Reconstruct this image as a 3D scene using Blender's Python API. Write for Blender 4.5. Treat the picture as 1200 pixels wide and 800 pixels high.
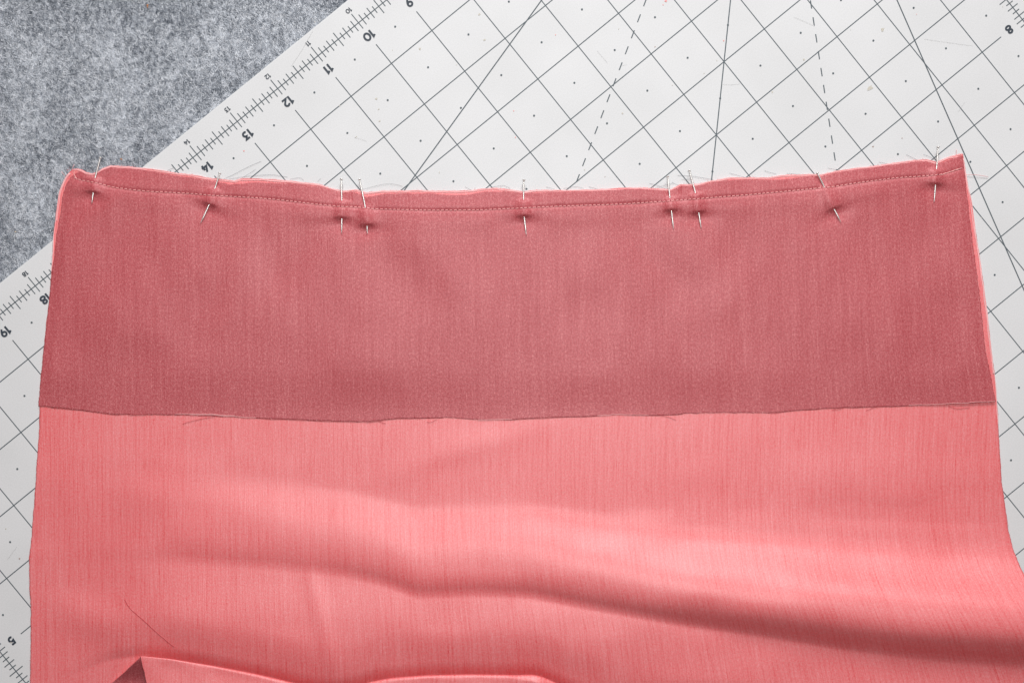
import bpy, math, random
import numpy as np
from mathutils import Matrix

random.seed(7); RNG = np.random.default_rng(7)
for o in list(bpy.data.objects): bpy.data.objects.remove(o)
SC = bpy.context.scene; C = SC.collection
MM = 0.001; IN = 0.0254

# ------------------------------------------------------------------ camera
def rot(ax, a):
    c, s = math.cos(a), math.sin(a)
    return np.array({'x': [[1,0,0],[0,c,-s],[0,s,c]], 'y': [[c,0,s],[0,1,0],[-s,0,c]]}[ax])
CR = rot('x', -0.01718851) @ rot('y', -0.01291982)
CD = 0.69740691
CP = CR @ np.array([0, 0, CD])
cam = bpy.data.cameras.new('camera'); co = bpy.data.objects.new('camera', cam); C.objects.link(co)
m = Matrix.Identity(4)
for i in range(3):
    for j in range(3): m[i][j] = CR[i, j]
    m[i][3] = CP[i]
co.matrix_world = m
cam.lens = 50.01; cam.sensor_width = 36; cam.clip_start = 0.02; cam.clip_end = 20
cam.dof.use_dof = True; cam.dof.focus_distance = CD - 0.002; cam.dof.aperture_fstop = 2.8
SC.camera = co

# ------------------------------------------------------------------ light
w = bpy.data.worlds.new('World'); SC.world = w; w.use_nodes = True
bg = w.node_tree.nodes['Background']; bg.inputs[0].default_value = (1.0, 0.60, 0.56, 1); bg.inputs[1].default_value = 0.10
def area(name, loc, target, size, power, col):
    l = bpy.data.lights.new(name, 'AREA'); l.shape = 'RECTANGLE'; l.size = size[0]; l.size_y = size[1]
    l.energy = power; l.color = col
    o = bpy.data.objects.new(name, l); C.objects.link(o); o.location = loc
    d = (Matrix.Translation((0,0,0)).to_translation() + __import__('mathutils').Vector(target)) - o.location
    o.rotation_euler = d.to_track_quat('-Z', 'Y').to_euler(); return o
area('window_light', (0.08, 1.25, 0.86), (0.0, 0.02, 0), (0.8, 0.5), 20.9, (0.975, 0.995, 1.0))
area('added_overhead_light', (0.03, 0.10, 0.84), (0.01, 0.04, 0), (0.26, 0.24), 3.9, (0.985, 0.99, 0.99))  # added overhead softbox, placed to give the cloth a soft glossy centre
SC.view_settings.view_transform = 'Standard'; SC.view_settings.look = 'None'
SC.view_settings.exposure = 0.0; SC.view_settings.gamma = 1.0; SC.view_settings.use_curve_mapping = False
SC.render.engine = 'CYCLES'
SC.cycles.max_bounces = 10; SC.cycles.diffuse_bounces = 6; SC.cycles.use_denoising = True

# ------------------------------------------------------------------ helpers
def W(px, py, z=0.0):
    """world point at height z under a point measured on the 1200 x 800 picture"""
    px = np.asarray(px, float); py = np.asarray(py, float); z = np.asarray(z, float)
    f = 1667.0
    d = np.stack(np.broadcast_arrays((px-600)/f, -(py-400)/f, -1.0), -1) @ CR.T
    t = (z - CP[2]) / d[..., 2]
    return CP + d * t[..., None]
def tag(o, label=None, cat=None, group=None, kind=None):
    if label: o['label'] = label
    if cat: o['category'] = cat
    if group: o['group'] = group
    if kind: o['kind'] = kind
    return o
def empty(name, loc=(0, 0, 0), rz=0.0):
    o = bpy.data.objects.new(name, None); C.objects.link(o); o.location = loc; o.rotation_euler = (0, 0, rz)
    o.empty_display_size = 0.01; return o
def mesh_obj(name, V, F, mats, parent=None, smooth=True, uv=None, mi=None):
    V = np.asarray(V, np.float32).reshape(-1, 3)
    me = bpy.data.meshes.new(name)
    if isinstance(F, np.ndarray):
        n, k = F.shape
        me.vertices.add(len(V)); me.vertices.foreach_set('co', V.ravel())
        me.loops.add(n*k); me.loops.foreach_set('vertex_index', F.ravel().astype(np.int32))
        me.polygons.add(n); me.polygons.foreach_set('loop_start', np.arange(0, n*k, k, dtype=np.int32))
        me.update(calc_edges=True)
    else:
        me.from_pydata([tuple(map(float, v)) for v in V], [], F); me.update()
    for mt in (mats if isinstance(mats, (list, tuple)) else [mats]): me.materials.append(mt)
    if mi is not None: me.polygons.foreach_set('material_index', np.asarray(mi, np.int32))
    if smooth: me.polygons.foreach_set('use_smooth', np.ones(len(me.polygons), bool))
    if uv is not None:
        l = me.uv_layers.new(name='UVMap'); vi = np.zeros(len(me.loops), np.int32)
        me.loops.foreach_get('vertex_index', vi); l.data.foreach_set('uv', np.asarray(uv, np.float32)[vi].ravel())
    me.validate(); me.update()
    o = bpy.data.objects.new(name, me); C.objects.link(o)
    if parent: o.parent = parent
    return o
class MB:
    def __init__(s): s.v = []; s.f = []; s.m = []
    def add(s, V, F, mi=0):
        b = len(s.v); s.v += [tuple(map(float, p)) for p in V]; s.f += [tuple(b+i for i in f) for f in F]; s.m += [mi]*len(F)
    def tube(s, P, r, n=6, mi=0, cap=True):
        P = np.asarray(P, float); k = len(P); r = np.broadcast_to(np.asarray(r, float), (k,))
        T = np.gradient(P, axis=0); T /= np.linalg.norm(T, axis=1)[:, None] + 1e-12
        up = np.array([0, 0, 1.0]) if abs(T[0][2]) < .9 else np.array([1.0, 0, 0])
        A = np.cross(T, up); A /= np.linalg.norm(A, axis=1)[:, None] + 1e-12; B = np.cross(A, T)
        V = []
        for i in range(k):
            for j in range(n):
                a = 2*math.pi*j/n; V.append(P[i] + r[i]*(math.cos(a)*A[i] + math.sin(a)*B[i]))
        F = [(i*n+j, i*n+(j+1) % n, (i+1)*n+(j+1) % n, (i+1)*n+j) for i in range(k-1) for j in range(n)]
        if cap: F += [tuple(range(n))[::-1], tuple((k-1)*n+j for j in range(n))]
        s.add(V, F, mi)
    def ribbon(s, P, wd, z, closed=False, mi=0):
        P = np.asarray(P, float); n = len(P)
        if closed: T = np.roll(P, -1, 0) - np.roll(P, 1, 0)
        else:
            T = np.zeros_like(P)
            T[1:-1] = (P[2:]-P[1:-1])/np.linalg.norm(P[2:]-P[1:-1], axis=1)[:, None] + (P[1:-1]-P[:-2])/np.linalg.norm(P[1:-1]-P[:-2], axis=1)[:, None]
            T[0] = P[1]-P[0]; T[-1] = P[-1]-P[-2]
        T /= np.linalg.norm(T, axis=1)[:, None]
        N = np.stack([-T[:, 1], T[:, 0]], 1); wv = np.full(n, wd/2)
        if not closed:
            for i in range(1, n-1):
                e = (P[i]-P[i-1])/np.linalg.norm(P[i]-P[i-1]); c = abs(e @ T[i]); wv[i] = wd/2/max(c, .45)
        L = P + N*wv[:, None]; R_ = P - N*wv[:, None]
        V = [(x, y, z) for x, y in R_] + [(x, y, z) for x, y in L]
        F = [(i, i+1, n+i+1, n+i) for i in range(n-1)]
        if closed: F.append((n-1, 0, n, 2*n-1))
        s.add(V, F, mi)
    def disc(s, c, r, z, n=10, mi=0):
        s.add([(c[0]+r*math.cos(2*math.pi*j/n), c[1]+r*math.sin(2*math.pi*j/n), z) for j in range(n)], [tuple(range(n))], mi)
    def build(s, name, mats, parent=None, smooth=False):
        return mesh_obj(name, s.v, s.f, mats, parent, smooth, mi=s.m)
def lin(c): return tuple((x/12.92 if x <= .04045 else ((x+.055)/1.055)**2.4) for x in c)
def curve(pts):
    a = np.array(pts, float); return lambda x: np.interp(x, a[:, 0], a[:, 1])
def vcurve(pts):     # smooth (cosine-free pchip-like) interpolation through points
    a = np.array(pts, float); xs = np.linspace(a[0, 0], a[-1, 0], 1200); ys = np.interp(xs, a[:, 0], a[:, 1])
    k = np.hanning(25); k /= k.sum(); ys = np.convolve(np.pad(ys, 12, 'edge'), k, 'valid')
    return lambda x: np.interp(x, xs, ys)
_g = {}
def vnoise(x, y, sx, sy, seed):
    if seed not in _g: _g[seed] = np.random.default_rng(seed).uniform(-1, 1, (128, 128))
    g = _g[seed]; X = np.asarray(x)/sx + 50.3; Y = np.asarray(y)/sy + 50.7
    i = np.floor(X).astype(int); j = np.floor(Y).astype(int); fx = X-i; fy = Y-j
    fx = fx*fx*fx*(fx*(fx*6-15)+10); fy = fy*fy*fy*(fy*(fy*6-15)+10)
    q = lambda a, b: g[b % 128, a % 128]
    return (q(i, j)*(1-fx)+q(i+1, j)*fx)*(1-fy) + (q(i, j+1)*(1-fx)+q(i+1, j+1)*fx)*fy
def sst(a, b, x): t = np.clip((x-a)/(b-a), 0, 1); return t*t*(3-2*t)
def ridge(x, y, x0, y0, x1, y1, wd, h, soft=.25):
    dx, dy = x1-x0, y1-y0; L = math.hypot(dx, dy); q = ((x-x0)*dx+(y-y0)*dy)/L/L; d = ((x-x0)*dy-(y-y0)*dx)/L
    e = sst(-soft, soft, q)*(1-sst(1-soft, 1+soft, q))
    return h*np.exp(-(d/wd)**2)*e

# ------------------------------------------------------------------ materials
def newmat(name):
    mt = bpy.data.materials.new(name); mt.use_nodes = True; nt = mt.node_tree; b = nt.nodes['Principled BSDF']
    return mt, nt, b
def plain(name, col, rough=.6, metal=0.0, sheen=0):
    mt, nt, b = newmat(name); b.inputs['Base Color'].default_value = (*col, 1); b.inputs['Roughness'].default_value = rough
    b.inputs['Metallic'].default_value = metal; b.inputs['Sheen Weight'].default_value = sheen; return mt
def N(nt, t, **k):
    n = nt.nodes.new(t)
    for a, v in k.items(): setattr(n, a, v)
    return n
def math_n(nt, op, a, b, c=None):
    n = N(nt, 'ShaderNodeMath', operation=op)
    for i, v in enumerate((a, b, c)):
        if v is None: continue
        if hasattr(v, 'is_linked') or hasattr(v, 'links'): nt.links.new(v, n.inputs[i])
        else: n.inputs[i].default_value = v
    return n.outputs[0]
def noise_uv(nt, co, sx, sy, detail=2, rough=.5, off=0.0):
    mp = N(nt, 'ShaderNodeMapping'); mp.inputs['Scale'].default_value = (1/sx, 1/sy, 1); mp.inputs['Location'].default_value = (off, off*.7, 0)
    nt.links.new(co, mp.inputs[0])
    n = N(nt, 'ShaderNodeTexNoise', noise_dimensions='2D'); n.inputs['Scale'].default_value = 1
    n.inputs['Detail'].default_value = detail; n.inputs['Roughness'].default_value = rough
    nt.links.new(mp.outputs[0], n.inputs['Vector']); return n.outputs['Fac']
def fabric(name, base, lightc, darkc, streak, grain, slub, sheen=.25, rough=.62, bump=.25, spec=.3, tint=(1, 1, 1), sss=0.0, pin=0.0):
    """ribbed woven cloth; UV in millimetres, warp along v"""
    mt, nt, b = newmat(name)
    uv = N(nt, 'ShaderNodeUVMap'); uv.uv_map = 'UVMap'; uvo = uv.outputs[0]
    s1 = noise_uv(nt, uvo, .55, 17, 3, .6); s2 = noise_uv(nt, uvo, 2.3, 70, 2, .5, 11)
    g1 = noise_uv(nt, uvo, .42, .55, 2, .6, 23); g2 = noise_uv(nt, uvo, .95, 1.3, 2, .5, 31)
    big = noise_uv(nt, uvo, 40, 60, 3, .5, 5); sl = noise_uv(nt, uvo, .55, 11, 1, .4, 47)
    v = math_n(nt, 'MULTIPLY', math_n(nt, 'SUBTRACT', s1, .5), streak)
    v = math_n(nt, 'ADD', v, math_n(nt, 'MULTIPLY', math_n(nt, 'SUBTRACT', s2, .5), streak*.7))
    v = math_n(nt, 'ADD', v, math_n(nt, 'MULTIPLY', math_n(nt, 'SUBTRACT', g1, .5), grain))
    v = math_n(nt, 'ADD', v, math_n(nt, 'MULTIPLY', math_n(nt, 'SUBTRACT', g2, .5), grain*.6))
    v = math_n(nt, 'ADD', v, math_n(nt, 'MULTIPLY', math_n(nt, 'SUBTRACT', big, .5), .22))
    mr = N(nt, 'ShaderNodeMapRange'); nt.links.new(sl, mr.inputs['Value']); mr.inputs['From Min'].default_value = .62; mr.inputs['From Max'].default_value = .74
    v = math_n(nt, 'SUBTRACT', v, math_n(nt, 'MULTIPLY', mr.outputs[0], slub))
    if pin:      # ribs drawn as thin darker lines in the colour, about every 2.3 mm
        sx = N(nt, 'ShaderNodeSeparateXYZ'); nt.links.new(uvo, sx.inputs[0])
        wob = math_n(nt, 'MULTIPLY', s2, 9.0)
        sn = math_n(nt, 'SINE', math_n(nt, 'ADD', math_n(nt, 'MULTIPLY', sx.outputs[0], 2*math.pi/2.3), wob), 0)
        pw = math_n(nt, 'POWER', math_n(nt, 'MAXIMUM', sn, 0.0), 5.0)
        v = math_n(nt, 'SUBTRACT', v, math_n(nt, 'MULTIPLY', math_n(nt, 'MULTIPLY', pw, s1), pin*2))
    v = math_n(nt, 'ADD', v, .5)
    cr = N(nt, 'ShaderNodeValToRGB'); e = cr.color_ramp.elements
    e[0].position = 0; e[0].color = (*darkc, 1); e[1].position = 1; e[1].color = (*lightc, 1)
    mid = e.new(.5); mid.color = (*base, 1)
    nt.links.new(v, cr.inputs[0])
    h1 = noise_uv(nt, uvo, .6, .9, 1, .5, 61); hm = N(nt, 'ShaderNodeMapRange'); nt.links.new(h1, hm.inputs['Value']); hm.inputs['From Min'].default_value = .42; hm.inputs['From Max'].default_value = .70; hm.inputs['To Max'].default_value = .55
    mx = N(nt, 'ShaderNodeMix', data_type='RGBA'); nt.links.new(hm.outputs[0], mx.inputs[0]); nt.links.new(cr.outputs[0], mx.inputs[6]); mx.inputs[7].default_value = (base[0]*.90, base[1]*1.32, base[2]*1.22, 1)
    nt.links.new(mx.outputs[2], b.inputs['Base Color'])
    if sss:
        b.inputs['Subsurface Weight'].default_value = sss; b.inputs['Subsurface Radius'].default_value = (1, .10, .10); b.inputs['Subsurface Scale'].default_value = .005
    b.inputs['Roughness'].default_value = rough; b.inputs['Specular IOR Level'].default_value = spec
    b.inputs['Sheen Weight'].default_value = sheen; b.inputs['Sheen Roughness'].default_value = .45
    b.inputs['Specular Tint'].default_value = (*tint, 1)
    bp = N(nt, 'ShaderNodeBump'); bp.inputs['Strength'].default_value = bump; bp.inputs['Distance'].default_value = .00025
    h = math_n(nt, 'ADD', math_n(nt, 'MULTIPLY', s1, 1.2), g1); nt.links.new(h, bp.inputs['Height']); nt.links.new(bp.outputs[0], b.inputs['Normal'])
    return mt
M_front = fabric('pink_cloth_face', (.80, .170, .180), (.91, .41, .425), (.68, .040, .046), .34, .66, .18, sheen=.0, rough=.45, spec=1.0, tint=(1, .93, .93), pin=.16)
M_back = fabric('pink_cloth_reverse', (.48, .088, .102), (.72, .26, .265), (.32, .028, .036), .38, 1.2, .03, sheen=.0, rough=.46, spec=.55, tint=(1, .85, .85))
M_metal = plain('pin_steel', (.76, .75, .72), .34, .72)
M_ink = plain('printed_ink', (.085, .108, .122), .6)
M_ink2 = plain('printed_numeral_ink', (.032, .045, .062), .6)
M_thread = plain('pale_pink_thread', (.86, .42, .40), .7, sheen=.3)
M_hole = plain('needle_hole_thread', (.30, .03, .05), .8)
M_red = plain('dark_red_thread', (.42, .03, .04), .7)
M_fringe = plain('pink_fringe', (.92, .48, .48), .7, sheen=.4)
M_hair = plain('grey_lint_fibre', (.17, .17, .19), .7)
M_stain = plain('beige_stain', (.56, .53, .46), .7)
M_stain2 = plain('brown_speck', (.38, .28, .24), .7)
M_pinkspeck = plain('pink_speck', (.80, .35, .33), .7)
M_orange = plain('orange_lint', (.62, .27, .10), .8)
M_cream = plain('cream_lint', (.62, .52, .40), .8)

def mat_surface():
    mt, nt, b = newmat('mat_white_vinyl')
    tc = N(nt, 'ShaderNodeTexCoord')
    n1 = N(nt, 'ShaderNodeTexNoise'); n1.inputs['Scale'].default_value = 1700; n1.inputs['Detail'].default_value = 2
    n2 = N(nt, 'ShaderNodeTexNoise'); n2.inputs['Scale'].default_value = 22; n2.inputs['Detail'].default_value = 5
    nt.links.new(tc.outputs['Object'], n1.inputs['Vector']); nt.links.new(tc.outputs['Object'], n2.inputs['Vector'])
    v = math_n(nt, 'ADD', math_n(nt, 'MULTIPLY', n1.outputs[0], .55), math_n(nt, 'MULTIPLY', n2.outputs[0], .45))
    cr = N(nt, 'ShaderNodeValToRGB'); e = cr.color_ramp.elements
    e[0].position = .25; e[0].color = (.605, .612, .612, 1); e[1].position = .75; e[1].color = (.735, .742, .75, 1)
    nt.links.new(v, cr.inputs[0]); nt.links.new(cr.outputs[0], b.inputs['Base Color'])
    b.inputs['Roughness'].default_value = .52; b.inputs['Specular IOR Level'].default_value = .35
    bp = N(nt, 'ShaderNodeBump'); bp.inputs['Strength'].default_value = .25; bp.inputs['Distance'].default_value = .0001
    nt.links.new(n1.outputs[0], bp.inputs['Height']); nt.links.new(bp.outputs[0], b.inputs['Normal'])
    return mt
M_mat = mat_surface()
def felt_mat():
    mt, nt, b = newmat('grey_felt'); tc = N(nt, 'ShaderNodeTexCoord')
    def nz(s, d, r=.6, st=(1, 1, 1), rz=0, off=0):
        mp = N(nt, 'ShaderNodeMapping'); mp.inputs['Scale'].default_value = st; mp.inputs['Rotation'].default_value = (0, 0, rz); mp.inputs['Location'].default_value = (off, 0, 0)
        n = N(nt, 'ShaderNodeTexNoise'); n.inputs['Scale'].default_value = s; n.inputs['Detail'].default_value = d; n.inputs['Roughness'].default_value = r
        nt.links.new(tc.outputs['Object'], mp.inputs[0]); nt.links.new(mp.outputs[0], n.inputs['Vector']); return n.outputs[0]
    a = nz(45, 4); c = nz(420, 3, .6, (1, .55, 1), .9); d = nz(900, 2, .6, (.5, 1, 1), .5, 3)
    v = math_n(nt, 'ADD', math_n(nt, 'ADD', math_n(nt, 'MULTIPLY', a, .24), math_n(nt, 'MULTIPLY', c, .46)), math_n(nt, 'MULTIPLY', d, .30))
    cr = N(nt, 'ShaderNodeValToRGB'); e = cr.color_ramp.elements
    e[0].position = .36; e[0].color = (.14, .16, .19, 1); e[1].position = .64; e[1].color = (.64, .675, .73, 1)
    nt.links.new(v, cr.inputs[0]); nt.links.new(cr.outputs[0], b.inputs['Base Color'])
    b.inputs['Roughness'].default_value = .95; b.inputs['Sheen Weight'].default_value = .3
    bp = N(nt, 'ShaderNodeBump'); bp.inputs['Strength'].default_value = .9; bp.inputs['Distance'].default_value = .0008
    nt.links.new(v, bp.inputs['Height']); nt.links.new(bp.outputs[0], b.inputs['Normal'])
    return mt
M_felt = felt_mat()

# ------------------------------------------------------------------ the felt underneath
FZ = -0.0024
n = 120; gx, gy = np.meshgrid(np.linspace(-.75, .75, n), np.linspace(-.6, .6, n))
gz = FZ + .0002*vnoise(gx*1000, gy*1000, 14, 14, 3)
idx = np.arange(n*n).reshape(n, n)
F = np.stack([idx[:-1, :-1], idx[:-1, 1:], idx[1:, 1:], idx[1:, :-1]], -1).reshape(-1, 4)
felt = tag(mesh_obj('felt_tabletop', np.stack([gx, gy, gz], -1).reshape(-1, 3), F, M_felt), kind='structure')
def felt_fibres(cnt):
    # short curled fibres lying in the nap, only over the corner of felt left bare by the mat
    x = RNG.uniform(-20, 430, cnt*2); y = RNG.uniform(-20, 350, cnt*2)
    keep = (y < 338 - x*.80)                                 # up to a little under the mat's edge
    x, y = x[keep][:cnt], y[keep][:cnt]; k = len(x)
    P0 = W(x, y, FZ)[:, :2]
    ang = RNG.normal(math.radians(128), .75, k); L = RNG.uniform(.5, 2.6, k)*MM
    bend = RNG.normal(0, .7, k); wd = RNG.uniform(.035, .085, k)*MM; zz = FZ + RNG.uniform(.0001, .0010, k)
    S = 4; V = np.zeros((k, S, 2, 3))
    p = P0.copy()
    for s in range(S):
        a = ang + bend*(s/(S-1)-.5); nx, ny = -np.sin(a), np.cos(a)
        z = zz + .0003*np.sin(math.pi*s/(S-1)) * RNG.uniform(.2, 1.2, k)
        ww = wd*(1 if 0 < s < S-1 else .45)
        V[:, s, 0] = np.stack([p[:, 0]+nx*ww, p[:, 1]+ny*ww, z], -1); V[:, s, 1] = np.stack([p[:, 0]-nx*ww, p[:, 1]-ny*ww, z+wd*.3], -1)
        p = p + np.stack([np.cos(a), np.sin(a)], -1)*(L/(S-1))[:, None]
    b = np.arange(k)[:, None]*(S*2) + np.arange(S-1)[None]*2
    F = np.stack([b, b+1, b+3, b+2], -1).reshape(-1, 4)
    tone = np.clip(.5 + .20*vnoise(x, y, 46, 46, 21) + .34*vnoise(x, y, 3.2, 5, 22) + RNG.normal(0, .32, k), 0, .999)
    mi = np.repeat((tone*4).astype(int), S-1)
    mats = [plain('felt_fibre_dark', (.075, .09, .115), .9), plain('felt_fibre_slate', (.27, .295, .335), .9),
            plain('felt_fibre_grey', (.54, .57, .615), .9), plain('felt_fibre_pale', (.84, .87, .91), .9)]
    return tag(mesh_obj('felt_nap', V.reshape(-1, 3), F, mats, felt, smooth=False, mi=mi), kind='stuff')
felt_fibres(85000)

# ------------------------------------------------------------------ the cutting mat (its own frame: u to the right, v up, in inches)
TH = 3.82406526; OX, OY = 0.12222563, 0.31546691
matE = tag(empty('cutting_mat', (OX, OY, 0), TH), 'white cutting mat printed with a dark inch grid, lying on grey felt under the cloth', 'cutting mat')
def mat_px(px, py):
    p = W(px, py, 0.0); dx, dy = p[0]-OX, p[1]-OY
    return ((dx*math.cos(TH)+dy*math.sin(TH))/IN, (-dx*math.sin(TH)+dy*math.cos(TH))/IN)
def mat_sheet():
    u0, u1, v0, v1, r = -.47*IN, 23.47*IN, -.47*IN, 17.47*IN, .35*IN
    P = []
    for cx, cy, a0 in ((u1-r, v1-r, 0), (u0+r, v1-r, 90), (u0+r, v0+r, 180), (u1-r, v0+r, 270)):
        for k in range(9): a = math.radians(a0+k*90/8); P.append((cx+r*math.cos(a), cy+r*math.sin(a)))
    P = np.array(P); n = len(P); c = P.mean(0)
    def off(d):
        T = np.roll(P, -1, 0)-np.roll(P, 1, 0); T /= np.linalg.norm(T, axis=1)[:, None]; return P - np.stack([T[:, 1], -T[:, 0]], 1)*d
    rings = [(off(.0007), 0.0), (off(.0002), -.0001), (off(0), -.0004), (off(0), -.0021), (off(.0002), -.0024)]
    V = [(x, y, z) for R_, z in rings for x, y in R_]
    F = [tuple(range(n))] + [(k*n+i, (k+1)*n+i, (k+1)*n+(i+1) % n, k*n+(i+1) % n) for k in range(4) for i in range(n)]
    F.append(tuple(range(4*n, 5*n))[::-1])
    return mesh_obj('mat_sheet', V, F, M_mat, matE, smooth=False)
mat_sheet()
LW = .49*MM; Z1, Z2, Z3, Z4, Z5 = .00003, .00006, .00009, .00012, .00015
g = MB()
for u in range(1, 23): g.ribbon([(u*IN, .53*IN), (u*IN, 16.47*IN)], LW, Z1)
for v in range(1, 17): g.ribbon([(.53*IN, v*IN), (22.47*IN, v*IN)], LW, Z2)
tag(g.build('grid_lines', M_ink, matE), kind='stuff')
g = MB()
for u in range(0, 23):
    for v in range(0, 17): g.disc(((u+.5)*IN, (v+.5)*IN), .52*MM, Z5, 10)
tag(g.build('centre_dots', M_ink, matE), kind='stuff')
g = MB()
g.ribbon([(0, 0), (23*IN, 0)], LW, Z2)
g.ribbon([(23*IN, .02*IN), (23*IN, 17*IN)], LW, Z2); g.ribbon([(0, .02*IN), (0, 17*IN)], LW, Z2)
def tick(k):
    t = k % 10
    return (.215, .14) if t == 0 else (.155, .165) if t == 5 else (.12, .12) if t % 2 else (.078, .078)
for k in range(0, 231):
    a, b = tick(k); g.ribbon([(k*IN/10, -a*IN), (k*IN/10, b*IN)], LW*.92, Z3)
for k in range(1, 170):
    a, b = tick(k)
    g.ribbon([(-a*IN, k*IN/10), (b*IN, k*IN/10)], LW*.92, Z4); g.ribbon([((23-b)*IN, k*IN/10), ((23+a)*IN, k*IN/10)], LW*.92, Z4)
tag(g.build('ruler_scale', M_ink, matE), kind='stuff')
for ang in (15, 45, 75):
    a = math.radians(ang); L = min(22.5/math.cos(a), 16.5/math.sin(a)); g = MB()
    g.ribbon([(1.2*IN*math.cos(a), 1.2*IN*math.sin(a)), (L*IN*math.cos(a), L*IN*math.sin(a))], LW*1.1, Z4); g.build('diagonal_line', M_ink, matE)
for ang, ref in ((30, (741.7, 40.5)), (60, (959.25, 65.0))):
    a = math.radians(ang); uu, vv = mat_px(*ref); q0 = uu*math.cos(a)+vv*math.sin(a); per = .3285; g = MB()
    k0 = -int((q0-1.5)/per); k = k0
    while True:
        q = q0+k*per; k += 1
        if q > min(22.3/math.cos(a), 16.3/math.sin(a)): break
        g.ribbon([((q-.08)*IN*math.cos(a), (q-.08)*IN*math.sin(a)), ((q+.08)*IN*math.cos(a), (q+.08)*IN*math.sin(a))], LW*1.1, Z4)
    tag(g.build('dashed_line', M_ink, matE), kind='stuff')

def arc(cx, cy, rx, ry, a0, a1, n=14): return [(cx+rx*math.cos(math.radians(a0+(a1-a0)*k/n)), cy+ry*math.sin(math.radians(a0+(a1-a0)*k/n))) for k in range(n+1)]
def ring(cx, cy, rx, ry, n=22): return arc(cx, cy, rx, ry, 0, 360*(n-1)/n, n-1)
GLY = {'0': (.92, [(ring(.40, .5, .33, .41), 1)]), '1': (.50, [([(.02, .78), (.28, .92), (.28, 0)], 0)]),
 '2': (.76, [(arc(.34, .66, .25, .25, 165, -28, 12)+[(.10, .09), (.66, .09)], 0)]),
 '3': (.76, [([(.08, .91), (.56, .91), (.30, .60)]+arc(.31, .34, .27, .25, 80, -140, 12), 0)]),
 '4': (.80, [([(.44, .93), (.10, .30), (.72, .30)], 0), ([(.52, 0), (.52, .62)], 0)]),
 '5': (.76, [([(.60, .91), (.17, .91), (.13, .52)]+arc(.31, .34, .27, .25, 95, -140, 12), 0)]),
 '6': (.78, [(ring(.35, .32, .26, .24), 1), ([(.11, .40), (.22, .66), (.42, .95)], 0)]),
 '7': (.72, [([(.06, .91), (.60, .91), (.24, 0)], 0)]),
 '8': (.80, [(ring(.36, .27, .28, .20), 1), (ring(.36, .72, .23, .19), 1)]),
 '9': (.78, [(ring(.35, .66, .26, .25), 1), ([(.60, .56), (.48, .30), (.28, .03)], 0)])}
def text(s, u, v, h, wd):
    g = MB(); tot = sum(GLY[c][0] for c in s)*h; x = u*IN - tot*IN/2 + .05*h*IN; y = v*IN - h*IN/2; zz = Z5
    for c in s:
        adv, st = GLY[c]
        for pts, closed in st:
            P = [(x+p[0]*h*IN, y+p[1]*h*IN) for p in pts]; g.ribbon(P, wd*h*IN, zz, bool(closed)); zz += .00002
        x += adv*h*IN
    return g.build('printed_number', M_ink2, matE)
for nn in (8, 9, 10, 11, 12, 13, 14, 18, 19, 20):
    text(str(nn), nn, .315, .166, .235)
    text(str(nn), nn, -.30, .09, .20)
for nn in (7, 8, 9): text(str(nn), .317, nn-.01, .166, .235)
for nn in (4, 5): text(str(nn), 22.685, nn-.01, .166, .235)

# wear on the mat: stains, specks, knife scratches
def blot(cx, cy, r, mi, g, z):
    x, y = mat_px(cx, cy); a0 = random.random()*6; n = 12
    g.add([(x*IN+r*MM*(1+.45*math.sin(3*t+a0)+random.uniform(-.2, .2))*math.cos(t)*1.2, y*IN+r*MM*(1+.3*math.sin(2*t+a0))*math.sin(t), z) for t in [2*math.pi*k/n for k in range(n)]], [tuple(range(n))], mi)
g = MB(); zz = .00017
for cx, cy, r, mi in [(562,17,.7,0),(492,57.5,.6,0),(444,128,.5,0),(441,116,.6,0),(445,142,.5,0),(568,47,.6,0),(460,59,.3,0),(535,76,.25,0),(398,124,.35,0),(418,160,.3,0),(767.5,55,.35,1),(725,34,.3,0),(729.5,133,.5,0),(788,100,.3,0),(825,86,.35,0),
    (1034,35,.9,0),(1020,103,1.5,0),(942,70,.5,0),(1023,172,.45,1),(905,108,.5,0),(1057,162,.3,1),(23,654,.4,1),(7,619,.4,0),(13,752,.3,0),(651,41,.35,2),(780.5,1.5,.7,2),(777,6,.3,2),(848,48,.4,2),(604,161,.4,2),(602,130,.35,2),
    (286,177,.4,2),(1175,8,.3,0),(840,71,.3,0),(997,35,.25,0),(1184,4,.25,0),(685,199,.3,0),(709,207,.25,1),(515,202,.35,0),(417,161,.25,0),(369,26,.3,0),(1074,17,.2,2),(1150,255,.25,0),(1182,500,.2,0)]:
    blot(cx, cy, r*.75, mi, g, zz); zz += .000001
tag(g.build('stains', [M_stain, M_stain2, M_pinkspeck], matE), kind='stuff')
g = MB(); zz = .00023
for pts in [[(367,36),(352,62),(341,78)], [(1083,46),(1110,50),(1140,54)], [(845,99),(856,99.5),(867,98.5)], [(729,77),(735,76)], [(415,161),(422,163),(430,165.5)], [(20,640),(9,655)], [(1130,120),(1123,131)], [(700,60),(712,74)], [(930,20),(955,31)], [(1085,300),(1092,330)]]:
    g.ribbon([tuple(q*IN for q in mat_px(*p)) for p in pts], .10*MM, zz); zz += .000002
tag(g.build('knife_scratches', plain('scratch_grey', (.48, .48, .48), .6), matE), kind='stuff')

lipc = [(60,800),(130,772),(165,768),(200,771.5),(250,779.5),(300,789),(330,796),(360,804),(390,808),(415,804),(437,797.5),(460,793.5),(500,790.5),(550,789.5),(590,790),(608,790.5),(622,789.5),(634,791.5),(646,797),(670,808),(720,826),(800,842),(1000,858),(1320,866)]
lip = vcurve(lipc)
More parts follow.
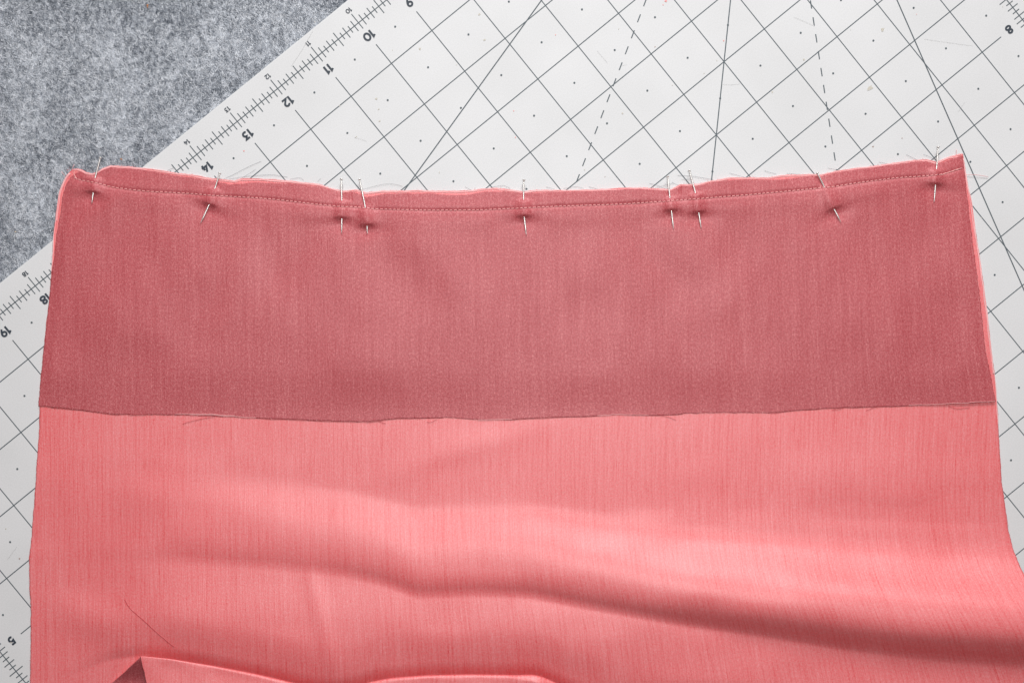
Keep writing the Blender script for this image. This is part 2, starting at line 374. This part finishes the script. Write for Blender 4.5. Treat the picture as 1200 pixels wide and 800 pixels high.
# ------------------------------------------------------------------ outlines of the cloth (on the 1200 x 800 picture)
top_main = curve([(40,202),(74,200),(86,198.5),(90,197.5),(96,199),(101,202),(107,203.5),(113,202.5),(120,197.5),(130,194),(150,195),(178,198),(207,203),(225,204.5),(242,208),(259,210),(275,212),(282,209),(312,209.5),(340,212),(375,216),(390,221),(402,224),(417,222),(429,225.5),(450,223.5),(495,223),(525,224),(550,223),(580,220),(600,222.5),(612,224.5),(630,222.5),(650,223),(690,222.5),(725,220.5),(750,219.5),(765,220.5),(785,222),(793,218.5),(797,216),(815,216),(840,211),(855,208),(900,208),(915,205.5),(950,204),(962,204.5),(982,200),(1000,197.5),(1025,194.5),(1055,190),(1075,187.5),(1086,187),(1097,190),(1112,184),(1126,180.5),(1135,180),(1160,180)])
L_main = vcurve([(170,93),(197,88),(204,79),(210,75),(225,69),(250,65.5),(275,62.5),(320,60),(350,57.5),(400,52),(450,47),(479,46),(500,46),(515,45),(590,40),(627,37),(655,34),(687,34.5),(712,36),(750,36),(800,35),(960,33)])
R_main = vcurve([(170,1127),(182,1128.5),(195,1131),(215,1134),(237,1139),(275,1144),(305,1149),(350,1155),(382,1159),(412,1162),(440,1166),(475,1169),(500,1170),(565,1174),(600,1179),(622,1182),(642,1187),(660,1194),(675,1201),(700,1216),(740,1240),(800,1262),(960,1290)])
top_fac = curve([(70,206),(86,206),(88,203.5),(93,200),(98,202.5),(103,205),(110,205.5),(116,202),(121,199),(130,196),(150,197.5),(178,200.5),(207,206),(225,208),(245,212),(259,214),(270,216),(280,215.5),(300,214),(340,215),(375,218.5),(390,223.5),(402,226.5),(411,224.5),(417,226),(429,230.5),(436,230),(450,227),(500,226.5),(530,228.5),(550,228),(570,224.5),(590,224.5),(612,226.5),(650,224.8),(690,224),(750,221),(785,224),(792,221),(797,217.5),(815,218),(840,212.5),(875,210),(900,211),(925,209.5),(950,206.5),(962,207),(982,201.5),(1025,196),(1075,189),(1086,189),(1097,193),(1112,187.5),(1126,182.5),(1140,182)])
L_fac = vcurve([(190,92),(204,86),(215,78),(232,72.5),(250,71),(270,67),(290,64.5),(325,60.5),(350,58),(400,52.5),(450,47.3),(475,45),(500,44)])
R_fac = vcurve([(170,1126),(180,1127.5),(195,1129.5),(215,1131.5),(250,1136),(287,1140),(325,1145.5),(350,1148.5),(375,1151),(405,1154),(440,1161),(471,1167),(500,1170)])
bot_fac = curve([(30,475),(45,476),(75,478),(100,481),(135,485.5),(175,485.5),(210,486),(250,486.5),(285,489),(340,491),(400,493.5),(430,494),(450,491.5),(465,490),(525,489),(560,491.5),(600,491.5),(625,490),(650,488.5),(680,488),(720,485.5),(775,486.5),(820,483.5),(865,483.5),(910,483.2),(940,480),(990,477.5),(1050,476),(1100,473.5),(1167,470.5),(1180,470.5)])
ridge_y = vcurve([(0,602),(200,606),(320,614),(400,622),(450,635),(490,650),(560,648),(620,650),(700,666),(800,684),(900,698),(1000,713),(1100,724),(1200,730),(1320,733)])
ridge_a = vcurve([(0,0),(60,.0),(130,.35),(220,1.9),(300,2.9),(400,3.6),(490,4.9),(560,5.0),(700,7.8),(800,10.2),(900,12.6),(1000,14.8),(1200,17),(1320,17.5)])
fall_w = vcurve([(0,50),(400,48),(500,46),(620,46),(800,44),(1000,44),(1300,46)])
rise_w = vcurve([(0,50),(300,50),(500,54),(620,56),(700,58),(800,62),(900,68),(1000,76),(1200,82)])

def edge_drop(x, y):      # the cloth's corner hangs off the mat onto the felt
    s = (y - (338 - x*.808))/1.286          # px from the mat's edge, positive on the mat
    return -1.7*(1-sst(-26, 8, s))
def z_main(x, y):
    x = np.asarray(x, float); y = np.asarray(y, float)
    z = .50 + edge_drop(x, y)
    low = sst(490, 560, y)
    yr, A, fw, rw = ridge_y(x), ridge_a(x), fall_w(x), rise_w(x)
    d = y - yr
    q0 = (d+rw)/(rw+4); qs = lambda q: np.sin(np.pi/2*np.clip(q, 0, 1)**1.25)**1.15
    up = sum(qs(q0+o) for o in (-.15, -.10, -.05, 0, .05, .10, .15))/7
    t = np.clip(d/fw, -1, 3); soft = lambda q: np.where(q < 0, 0, q**2.9)
    dn = sum(np.minimum(soft(np.clip(t+o, 0, 1)), 1) for o in (-.12, -.08, -.04, 0, .04, .08, .12))/7
    rest = .32*(1+.5*sst(0, 150, d-fw))
    z = z + A*(up - dn*(1-rest*0.6)) 
    z = z + low*(.55*(vnoise(x, y, 150, 60, 31)+.3) + .25*vnoise(x, y, 60, 34, 32))
    z = z + ridge(x, y, 455, 556, 640, 495, 17, .32) + ridge(x, y, 360, 660, 392, 790, 11, .45)
    z = z + ridge(x, y, 150, 576, 330, 596, 22, .6) - ridge(x, y, 960, 600, 1150, 604, 14, .55) - ridge(x, y, 640, 600, 930, 598, 24, .3)
    z = z - ridge(x, y, 965, 668, 1210, 690, 18, .5) + ridge(x, y, 1090, 700, 1220, 716, 20, .35)
    lx = np.clip(x, 0, 1320); dl = lip(lx) - y
    z = z + 3.8*sst(590, 748, y)*sst(60, 240, x)*(np.sin(np.pi/2*np.clip(dl/54, 0, 1)) + .5*np.sin(np.pi/2*np.clip(dl/15, 0, 1)))
    z = z + ridge(x, y, 60, 700, 140, 740, 22, .5)
    b0 = .47 + edge_drop(x, y); e = z-b0
    return (b0 + .5*(e+np.sqrt(e*e+.04)))*MM

seam_pts = [(86,206),(90,210.5),(110,213.5),(132,219.5),(155,222.5),(175,224.5),(200,225.7),(225,227),(250,229.3),(275,230.5),(300,232),(325,234),(350,237),(375,240),(397,242),(417,242.7),(440,245),(500,246.5),(560,246.3),(650,242),(725,239.5),(780,236),(830,232),(870,229),(930,223.5),(980,218.5),(1000,215),(1050,208.5),(1085,206.3),(1103,204.5),(1115,201),(1126,197.5)]
seam = vcurve(seam_pts)
PINS = [((117.5,185),(111.5,208),(109.5,223.5),(107.5,239.5)), ((257.5,203),(252,220.5),(246,238),(234.5,262.5)), ((400,210),(400.5,234.5),(400.5,253.5),(400.5,274.5)),
 ((421.5,210.5),(428,242),(430,262),(430.5,275)), ((614,211),(613.5,233.5),(614,251.5),(617,276.5)), ((782.5,207),(785,231.5),(786.5,244.5),(789.5,269.5)),
 ((808,200),(815,226),(818.5,247),(822,269)), ((958,203),(965.5,218),(976.5,243),(986,261.5)), ((1099.5,172.5),(1097.5,198),(1096.5,214),(1094.5,238))]
def pin_field(x, y):
    z = 0*x
    for h, e, q, t in PINS:
        dx, dy = q[0]-e[0], q[1]-e[1]; L = math.hypot(dx, dy); al = ((x-e[0])*dx+(y-e[1])*dy)/L; d = ((x-e[0])*dy-(y-e[1])*dx)/L
        z = z + 1.2*np.exp(-(d/7.0)**2)*sst(-2.0, 4, al)*(1-sst(L-.5, L+4.5, al))
        z = z + .75*np.exp(-(d/17)**2)*sst(-2, L*.7, al)*(1-sst(L-2, L+12, al))
        z = z - .45*np.exp(-(d/13)**2 - ((al-L-8)/8)**2)
        z = z - .42*np.exp(-(d/30)**2 - ((al-L-9)/9)**2)
        z = z - .40*np.exp(-(d/4)**2)*(1-sst(-5, 0, al))*sst(-60, -20, al)
    return z
def z_fac(x, y):
    x = np.asarray(x, float); y = np.asarray(y, float); s = seam(x)
    fade = 1-sst(430, 485, y)
    wr = 1.0 + .75*vnoise(x, y, 90, 70, 41) + .26*vnoise(x, y, 34, 44, 42) + .05*vnoise(x, y, 12, 20, 43)
    wr = wr + ridge(x, y, 300, 255, 255, 420, 20, .6) - ridge(x, y, 410, 250, 500, 360, 26, .85) + ridge(x, y, 460, 256, 560, 360, 28, .5)
    wr = wr - ridge(x, y, 728, 250, 815, 350, 26, 1.15) + ridge(x, y, 790, 262, 880, 365, 30, .9) + ridge(x, y, 590, 290, 560, 400, 24, .3) + ridge(x, y, 905, 260, 880, 330, 22, .3)
    near = np.exp(-np.clip(y-s, 0, None)/55.)*sst(0, 14, y-s)
    wr = wr + .45*np.exp(-((y-s-13)/11)**2)*(.75+.5*vnoise(x, y*0, 38, 1, 44)) + .35*near*vnoise(x, y, 22, 60, 45)
    wr = wr + .45*sst(-26, -2, y-s)*(1-sst(0, 60, y-s)*.5)
    wr = wr*(.12+.88*fade)
    wr = wr - .42*np.exp(-((y-s)/2.4)**2)                                            # stitches pull the cloth in
    wr = wr + .12*vnoise(x, y, 26, 12, 46)*(y < s)
    endfade = sst(0, 14, x-L_fac(y))*(1-.6*sst(-14, 0, x-R_fac(y)))
    wr = wr*(.35+.65*endfade)
    lift = .7*sst(1050, 1165, x)*sst(440, 472, y)                                      # loose corner at bottom right
    # snipped notches
    wr = wr - .45*np.exp(-((x-411)/1.4)**2)*sst(4, 9, s-y) - .45*np.exp(-((x-797)/1.4)**2)*sst(4, 9, s-y) + .12*sst(794,800,x)*(1-sst(808,850,x))*sst(2, 8, s-y)
    return z_main(x, y) + (.19 + .23*fade + np.maximum(wr, .03) + pin_field(x, y) + lift)*MM

def grid_sheet(name, top, bot, Lf, Rf, nx, ny, zf, mats, parent, fray, seed, thick=.30, uvoff=(0, 0)):
    s = np.linspace(0, 1, nx)[None, :]; t = np.linspace(0, 1, ny)[:, None]**1.0
    X = 600 + (s-.5)*1080 + 0*t; Y = 200+t*300
    for _ in range(25):
        tp, bt = top(X), bot(X); Y = tp + t*(bt-tp); X = Lf(Y) + s*(Rf(Y)-Lf(Y))
    # fraying: edges wander by a few tenths of a millimetre
    def jag(q, sd, a): return a*(.6*vnoise(q, 0*q, 9, 1, sd)+.55*vnoise(q, 0*q, 3.1, 1, sd+1)+.45*vnoise(q, 0*q, 1.5, 1, sd+2))
    e = 5.0
    Y = Y + jag(X, seed, fray)*np.exp(-(Y-top(X)).clip(0)/e) + jag(X, seed+4, fray)*np.exp(-(bot(X)-Y).clip(0)/e)
    X = X + jag(Y, seed+8, fray)*np.exp(-(X-Lf(Y)).clip(0)/e) + jag(Y, seed+12, fray)*np.exp(-(Rf(Y)-X).clip(0)/e)
    Z = zf(X, Y); P = W(X, Y, Z)
    sh = (Rf(Y) - np.interp(Y, [150, 600, 960], [1128, 1178, 1200]))*(np.clip(X, 0, 1250)/1200)**2
    sh = sh + np.interp(Y, [150, 480], [-36, 4])*(X/1200)**6*.8
    UV = np.stack([(X-sh)*.415+uvoff[0], Y*.415+uvoff[1]], -1)
    idx = np.arange(nx*ny).reshape(ny, nx)
    F = np.stack([idx[:-1, :-1], idx[1:, :-1], idx[1:, 1:], idx[:-1, 1:]], -1).reshape(-1, 4)
    o = mesh_obj(name, P.reshape(-1, 3), F, mats, parent, True, uv=UV.reshape(-1, 2))
    so = o.modifiers.new('thickness', 'SOLIDIFY'); so.thickness = thick*MM; so.offset = -1; so.material_offset = 1; so.material_offset_rim = 0
    return o

skirt = tag(empty('skirt_panel', (0, 0, 0)), 'large light pink ribbed cloth panel, right side up, with soft folds along its lower half', 'cloth panel')
grid_sheet('panel_cloth', top_main, lambda x: 940+0*x, L_main, R_main, 640, 420, z_main, [M_front, M_back], skirt, .55, 60)
facing = tag(empty('facing_strip', (0, 0, 0)), 'darker dusty pink cloth strip, wrong side up, pinned to the top of the light panel', 'cloth strip')
grid_sheet('strip_cloth', top_fac, bot_fac, L_fac, R_fac, 900, 300, z_fac, [M_back, M_front], facing, .6, 90, uvoff=(13, 400), thick=.14)

# ------------------------------------------------------------------ the turned-up fold at the bottom (a loop of the same panel)
def flap():
    nx, nl, nr, nu = 420, 34, 16, 50
    s = np.linspace(0, 1, nx)**1.3; rows = []
    Yb = 935
    def place(side, a, s):
        # side -1 lower layer, +1 upper; a = 0 at the lip, 1 at the far end
        x = 165 + s*1140
        for _ in range(12):
            y = lip(x) + a*(Yb-lip(x)); xl = 165 + (-1.12 if side < 0 else .22)*(y-768) ; x = xl + s*(1305-xl)
        return x, y
    def rad(x): return .6 + 1.2*sst(168, 330, x) + .5*ridge(x, lip(x), 600, 790, 640, 790, 12, 1.0)   # mm
    def high(x): return 7.5 - 5.2*sst(172, 270, x)
    for k in range(nl):
        a = (1-k/(nl-1)); x, y = place(-1, a, s); r = rad(x); y = y + r/.415; rows.append((x, y, z_main(x, y)+(.45+high(x)*(1-sst(-8, 30, y-r/.415-lip(x))))*MM))
    for k in range(1, nr):
        th = math.pi*k/nr; x, y0 = place(0 if False else (-1 if k < nr/2 else 1), 0, s); r = rad(x); y = y0 + r/.415*(1-math.sin(th)); z = z_main(x, y0)*0 + z_main(x, y0+r/.415) + (.45 + high(x)*(1-float(sst(-8, 30, 0))) + r*(1-math.cos(th)))*MM; rows.append((x, y, z))
    for k in range(nu):
        a = (k/(nu-1)); x, y = place(1, a, s); r = rad(x); y = y + r/.415
        bulge = 1.3*sst(0, 40, y-lip(x))*(.6+.4*vnoise(x, y, 70, 50, 71)) + 1.0*ridge(x, y, 622, 792, 668, 850, 9, 1.0) + .3*vnoise(x, y, 30, 40, 72)*sst(0, 12, y-lip(x))
        zt = z_main(x, lip(x)+r/.415)*(1-sst(0, 30, y-lip(x))) + z_main(x, y)*sst(0, 30, y-lip(x)); rows.append((x, y, zt+(.45+high(x)*(1-float(sst(-8, 30, 0)))+2*r+bulge)*MM))
    X = np.array([r[0] for r in rows]); Y = np.array([r[1] for r in rows]); Z = np.array([r[2] for r in rows])
    jag = .6*vnoise(Y, 0*Y, 2.2, 1, 74)*np.exp(-np.arange(nx)[None]/1.5); X = X + jag
    P = W(X, Y, Z); ny = len(rows); idx = np.arange(nx*ny).reshape(ny, nx)
    vv = np.concatenate([[0], np.cumsum(np.linalg.norm(np.diff(P[:, 60], axis=0), axis=1))])*1000
    UV = np.stack([X*.415+3, np.repeat(vv[:, None], nx, 1)+200], -1)
    # the loop starts underneath and ends on top: outside of the loop = right side of the cloth
    F = np.stack([idx[:-1, :-1], idx[1:, :-1], idx[1:, 1:], idx[:-1, 1:]], -1).reshape(-1, 4)
    o = mesh_obj('turned_fold', P.reshape(-1, 3), F, [M_front, M_back], skirt, True, uv=UV.reshape(-1, 2))
    so = o.modifiers.new('thickness', 'SOLIDIFY'); so.thickness = .28*MM; so.offset = -1; so.material_offset = 1
    return o
flap()

# ------------------------------------------------------------------ stitching, frayed ends
def seam_path():
    xs = np.linspace(86, 1127, 4000); ys = seam(xs); s = np.concatenate([[0], np.cumsum(np.hypot(np.diff(xs), np.diff(ys)))]); return xs, ys, s
xs, ys, ss = seam_path(); g = MB(); q = 1.0
while q < ss[-1]-5:
    L = 3.5 + random.uniform(-.25, .35)
    qq = np.linspace(q, q+L, 5); x = np.interp(qq, ss, xs); y = np.interp(qq, ss, ys) + np.linspace(.3, -.3, 5)
    z = z_fac(x, y) + (.10 + .16*np.sin(np.linspace(.1, math.pi-.1, 5)))*MM
    g.tube(W(x, y, z), [.11*MM, .17*MM, .18*MM, .17*MM, .11*MM], 6, 0)
    xe, ye = x[-1]+.75, y[-1]
    zz = z_fac(np.array([xe, xe]), np.array([ye-1.9, ye+.5])) + .07*MM
    g.tube(W([xe-.1, xe+.15], [ye-1.7, ye+.5], zz), [.13*MM, .17*MM], 5, 1)
    q += L+1.55
tag(g.build('stitching', [M_thread, M_hole], facing, True), kind='stuff')
def strand(pts, zf, r, z0=.15, n=22, curl=0):
    a = np.array(pts, float); t = np.linspace(0, len(a)-1, n); x = np.interp(t, range(len(a)), a[:, 0]); y = np.interp(t, range(len(a)), a[:, 1])
    k = np.hanning(7); k /= k.sum()
    if n > 12: x[3:-3] = np.convolve(x, k, 'valid'); y[3:-3] = np.convolve(y, k, 'valid')
    z = zf(x, y) + z0*MM + curl*MM*np.sin(np.linspace(0, math.pi, n))
    return W(x, y, z), r*MM
g = MB()
for p in [[(87,201),(86.5,204),(89,208.5),(90.5,210)], [(1103,205),(1112,202),(1121,198.5),(1127,197.2)]]:
    P, r = strand(p, z_fac, .17, .2); g = MB(); g.tube(P, r, 6); g.build('thread_tail', M_thread, facing, True)

# fringe on the raw edges: short hairs in cloth colour
def fringe(name, parent, edges, zf, mats, dens=.8):
    g = MB()
    for fx, a, b, side, lmax in edges:
        q = a
        while q < b:
            q += random.expovariate(dens)
            x, y = fx(q); L = random.uniform(.6, 1)*lmax*(1 if random.random() > .05 else 2.4); ang = side + random.gauss(0, .75); bd = random.gauss(0, .5)
            P = []; px, py = x-math.cos(ang)*.8, y-math.sin(ang)*.8
            for k in range(4):
                P.append((px, py)); px += math.cos(ang+bd*k/3)*L/3; py += math.sin(ang+bd*k/3)*L/3
            P = np.array(P); z = zf(P[:1, 0], P[:1, 1])[0] + (np.array([-.05, .05, 0, -.12]) + random.uniform(-.15, .15))*MM
            z = np.maximum(z, (FZ+.0012 if (y < 338-x*.808) else .00012)); V = W(P[:, 0], P[:, 1], z)
            g.tube(V, np.array([.06, .055, .045, .02])*MM, 3, random.choices(range(len(mats)), [6, 3, 1][:len(mats)])[0], cap=False)
    return tag(g.build(name, mats, parent, True), kind='stuff')
fringe('frayed_edge', skirt, [(lambda x: (x, float(top_main(x))), 78, 1128, -math.pi/2, 1.9), (lambda x: (x, float(top_main(x))+1.0), 84, 1128, -math.pi/2, 1.6), (lambda y: (float(L_main(y)), y), 204, 800, math.pi, 1.1), (lambda y: (float(R_main(y)), y), 184, 680, 0, 1.2)], z_main, [M_fringe, plain('rose_fringe', (.62, .14, .16), .7), M_red])
fringe('frayed_edge', facing, [(lambda x: (x, float(bot_fac(x))), 48, 1165, math.pi/2, 1.6), (lambda x: (x, float(top_fac(x))), 90, 1126, -math.pi/2, 1.2), (lambda y: (float(L_fac(y)), y), 210, 474, math.pi, .9), (lambda y: (float(R_fac(y)), y), 190, 470, 0, .9)], z_fac, [plain('dusty_fringe', (.60, .14, .15), .8), M_fringe, M_red], .7)
# loose yarns; red ones along the strip's lower edge also draw its shadow line
g = MB()
for a, b, o0, mi in [(205,275,-1.2,0),(222,300,-.4,0),(150,172,-.3,1),(300,420,.5,1),(232,262,.9,1),(560,600,-.3,0),(590,700,.4,1),(700,760,-.5,0),(740,800,.3,1),(1065,1166,-.5,0),(900,960,.4,1),(980,1062,.2,1),(60,140,.3,1),(430,520,.5,1)]:
    x = np.linspace(a, b, 26); y = bot_fac(x)+o0+.5*vnoise(x, 0*x, 14, 1, 81); g.tube(W(x, y, z_fac(x, y)+.12*MM*(1 if o0 < 0 else -1.2)), .10*MM, 5, mi)
for p, mi in [([(214,496.5),(219,494.5),(228,492.5),(240,489.5),(252,488)],1),([(1038,474.5),(1025,477),(1015,481)],1),([(988,478.5),(975,480.5)],1),([(770,485),(785,489),(792,492)],1),([(512,491),(505,495),(500,494)],1),([(442,493),(452,496)],1),([(1112,476),(1122,479),(1136,477.5)],1)]:
    P, r = strand(p, lambda x, y: z_main(x, y)+.25*MM, .09, .1, 14); g.tube(P, r, 5, mi)
tag(g.build('yarns_and_edge_shade', [M_fringe, M_red], facing, True), kind='stuff')
g = MB()
for p in [[(413,223),(425,222.3),(438,218.5),(450,215.5),(462,215.5),(472,218.5)],[(260,211),(275,204),(290,196),(306,189)],[(268,210),(290,206.5),(318,204.5),(337,207.5)],[(283,209),(296,201),(300,198)],[(794,205.5),(812,206.5),(826,209),(836,210.5)],[(798,210.3),(806,210.3),(812,209)],[(787,213.5),(792,216),(797,217.5)],[(761,215),(770,217),(780,221.5)],[(855,203),(866,206),(878,209.5)],[(896,200),(903,202.5),(910,204)],[(922,203),(940,205),(947,205)],[(1062,181),(1068,184.5),(1075,187.5)],[(1082,181),(1090,184),(1096,187)],[(1030,190),(1040,192)],[(970,197),(980,199)],[(372,213),(376,209)],[(640,219),(650,222)],[(545,219),(552,223)],[(690,219),(700,221.5)],[(340,210),(352,208),(356,211.5)],[(196,200),(204,196.5)],[(768,220),(790,214.5)],[(660,221),(676,218.5),(684,221)],[(575,219.5),(590,217),(598,221)]]:
    P, r = strand(p, lambda x, y: 0*x+.00026, 0.05, .0, 18, .12); g.tube(P, r*random.uniform(.8, 1.1), 4)
tag(g.build('stray_hairs', M_hair, skirt, True), kind='stuff')
g = MB()
for p in [[(1129,205),(1140,204.6),(1149,205.5),(1158,207.3)],[(1120.5,182),(1121,177),(1120.5,175)],[(84,199),(86,195),(87,192.5)],[(76,206),(72,201)]]:
    P, r = strand(p, lambda x, y: 0*x+.0006, .11, .0, 14, .3); g = MB(); g.tube(P, r, 5); g.build('yarn_end', M_fringe, skirt, True)

# pale yarns of the raw edges
g = MB()
def edge_yarn(P2, amp, sd, rr, dz=.05):
    P2 = np.array(P2, float); t = np.arange(len(P2))*2.0; x = P2[:, 0]+amp*vnoise(t, 0*t, 13, 1, sd); y = P2[:, 1]+amp*vnoise(t, 0*t, 11, 1, sd+1)
    g.tube(W(x, y, z_main(x, y)+dz*MM), np.clip(rr*(1+.5*vnoise(t, 0*t, 17, 1, sd+2)), .04, 1)*MM, 5)
for k in range(3):
    xx = np.arange(84+k*3, 1128-k*2, 2.0); edge_yarn([(x, float(top_main(x))+.35+.75*k) for x in xx], .55, 110+4*k, .19)
for k in range(2):
    yy = np.arange(203, 320-60*k, 2.0); edge_yarn([(float(L_main(y))+.5+1.2*k, y) for y in yy], .45, 130+4*k, .22)
    yy = np.arange(186, 500-60*k, 2.0); edge_yarn([(float(R_main(y))-.5-1.0*k, y) for y in yy], .45, 140+4*k, .20)
tag(g.build('raw_edge_yarns', M_fringe, skirt, True), kind='stuff')

# loose thread lying on the light cloth
g = MB(); P, r = strand([(146,702),(149,708),(153,713.5),(163,722),(172,730),(182,739.5),(192,748),(199,754),(204,757.5)], z_main, .11, .12, 40); g.tube(P, r, 6)
tag(g.build('loose_thread', M_red, None, True), 'short dark red thread lying slantwise on the light pink cloth at lower left', 'thread')

# lint specks on the felt
for (px, py, mt, rr, lab) in [(173,7.5,M_orange,.95,'tiny orange lint crumb on grey felt near the top edge of the picture'), (142,187,M_orange,.7,'tiny orange lint crumb on grey felt beside the leftmost pin'), (18.5,272.5,M_cream,.9,'small cream lint crumb on grey felt left of the cloth')]:
    x, y, z = W(px, py, FZ+.0014); g = MB(); n = 7
    for k in range(3):
        a = random.random()*6; P = [(x+rr*MM*.7*math.cos(a+t)*t*.8, y+rr*MM*.7*math.sin(a+t)*t*.8, z+.0002*k) for t in np.linspace(.1, 1.4, 6)]
        g.tube(P, np.array([.1, .3, .36, .3, .2, .08])*MM*rr, n)
    tag(g.build('lint_crumb', mt, None, True), lab, 'lint')

# ------------------------------------------------------------------ pins
labels = ['bright steel pin at the far left, its head over the grey felt', 'slanting steel pin second from the left, its head beside the printed 14',
 'upright steel pin, left one of the close pair of pins left of centre', 'slightly slanting steel pin, right one of the close pair of pins left of centre',
 'upright steel pin alone at the middle of the pinned edge', 'nearly upright steel pin, left one of the close pair of pins right of centre', 'slanting steel pin, right one of the close pair of pins right of centre',
 'strongly slanting steel pin second from the right, its whole length over the dark cloth', 'upright steel pin nearest the top right corner of the cloth']
PR = .38*MM
for k, ((h, e, q, t), lab) in enumerate(zip(PINS, labels)):
    ze = float(z_fac(np.array([e[0]]), np.array([e[1]-3.]))[0]); zq = float(z_fac(np.array([q[0]]), np.array([q[1]+7.]))[0])
    zt = float(z_fac(np.array([t[0]]), np.array([t[1]]))[0])
    pts = np.array([h, e, q, t], float); zs = np.array([max(ze + 1.05*MM, 1.2*MM), ze+.45*MM, max(zq, zt)+.45*MM, zt+.62*MM])
    L = np.concatenate([[0], np.cumsum(np.hypot(*np.diff(pts, axis=0).T))]); s = np.linspace(0, L[-1], 26)
    x = np.interp(s, L, pts[:, 0]); y = np.interp(s, L, pts[:, 1]); z = np.interp(s, L, zs)
    kk = np.hanning(7); kk /= kk.sum()
    for arr in (x, y, z): arr[3:-3] = np.convolve(arr, kk, 'valid')
    P = W(x, y, z); root = tag(empty('straight_pin', tuple(map(float, P[0]))), lab, 'pin', 'pins along the top edge of the cloth')
    P = P - P[0]
    r = np.full(26, PR); r[-1] = .04*MM; r[-2] = .15*MM; r[-3] = .22*MM
    g = MB(); g.tube(P, r, 10); g.build('shaft', M_metal, root, True)
    d = P[1]-P[0]; d /= np.linalg.norm(d); g = MB()
    g.tube([P[0]-d*.42*MM, P[0]-d*.36*MM, P[0]-d*.12*MM, P[0]+d*.10*MM, P[0]+d*.2*MM], np.array([.30, .62, .74, .66, .30])*MM, 14); g.build('head', M_metal, root, True)
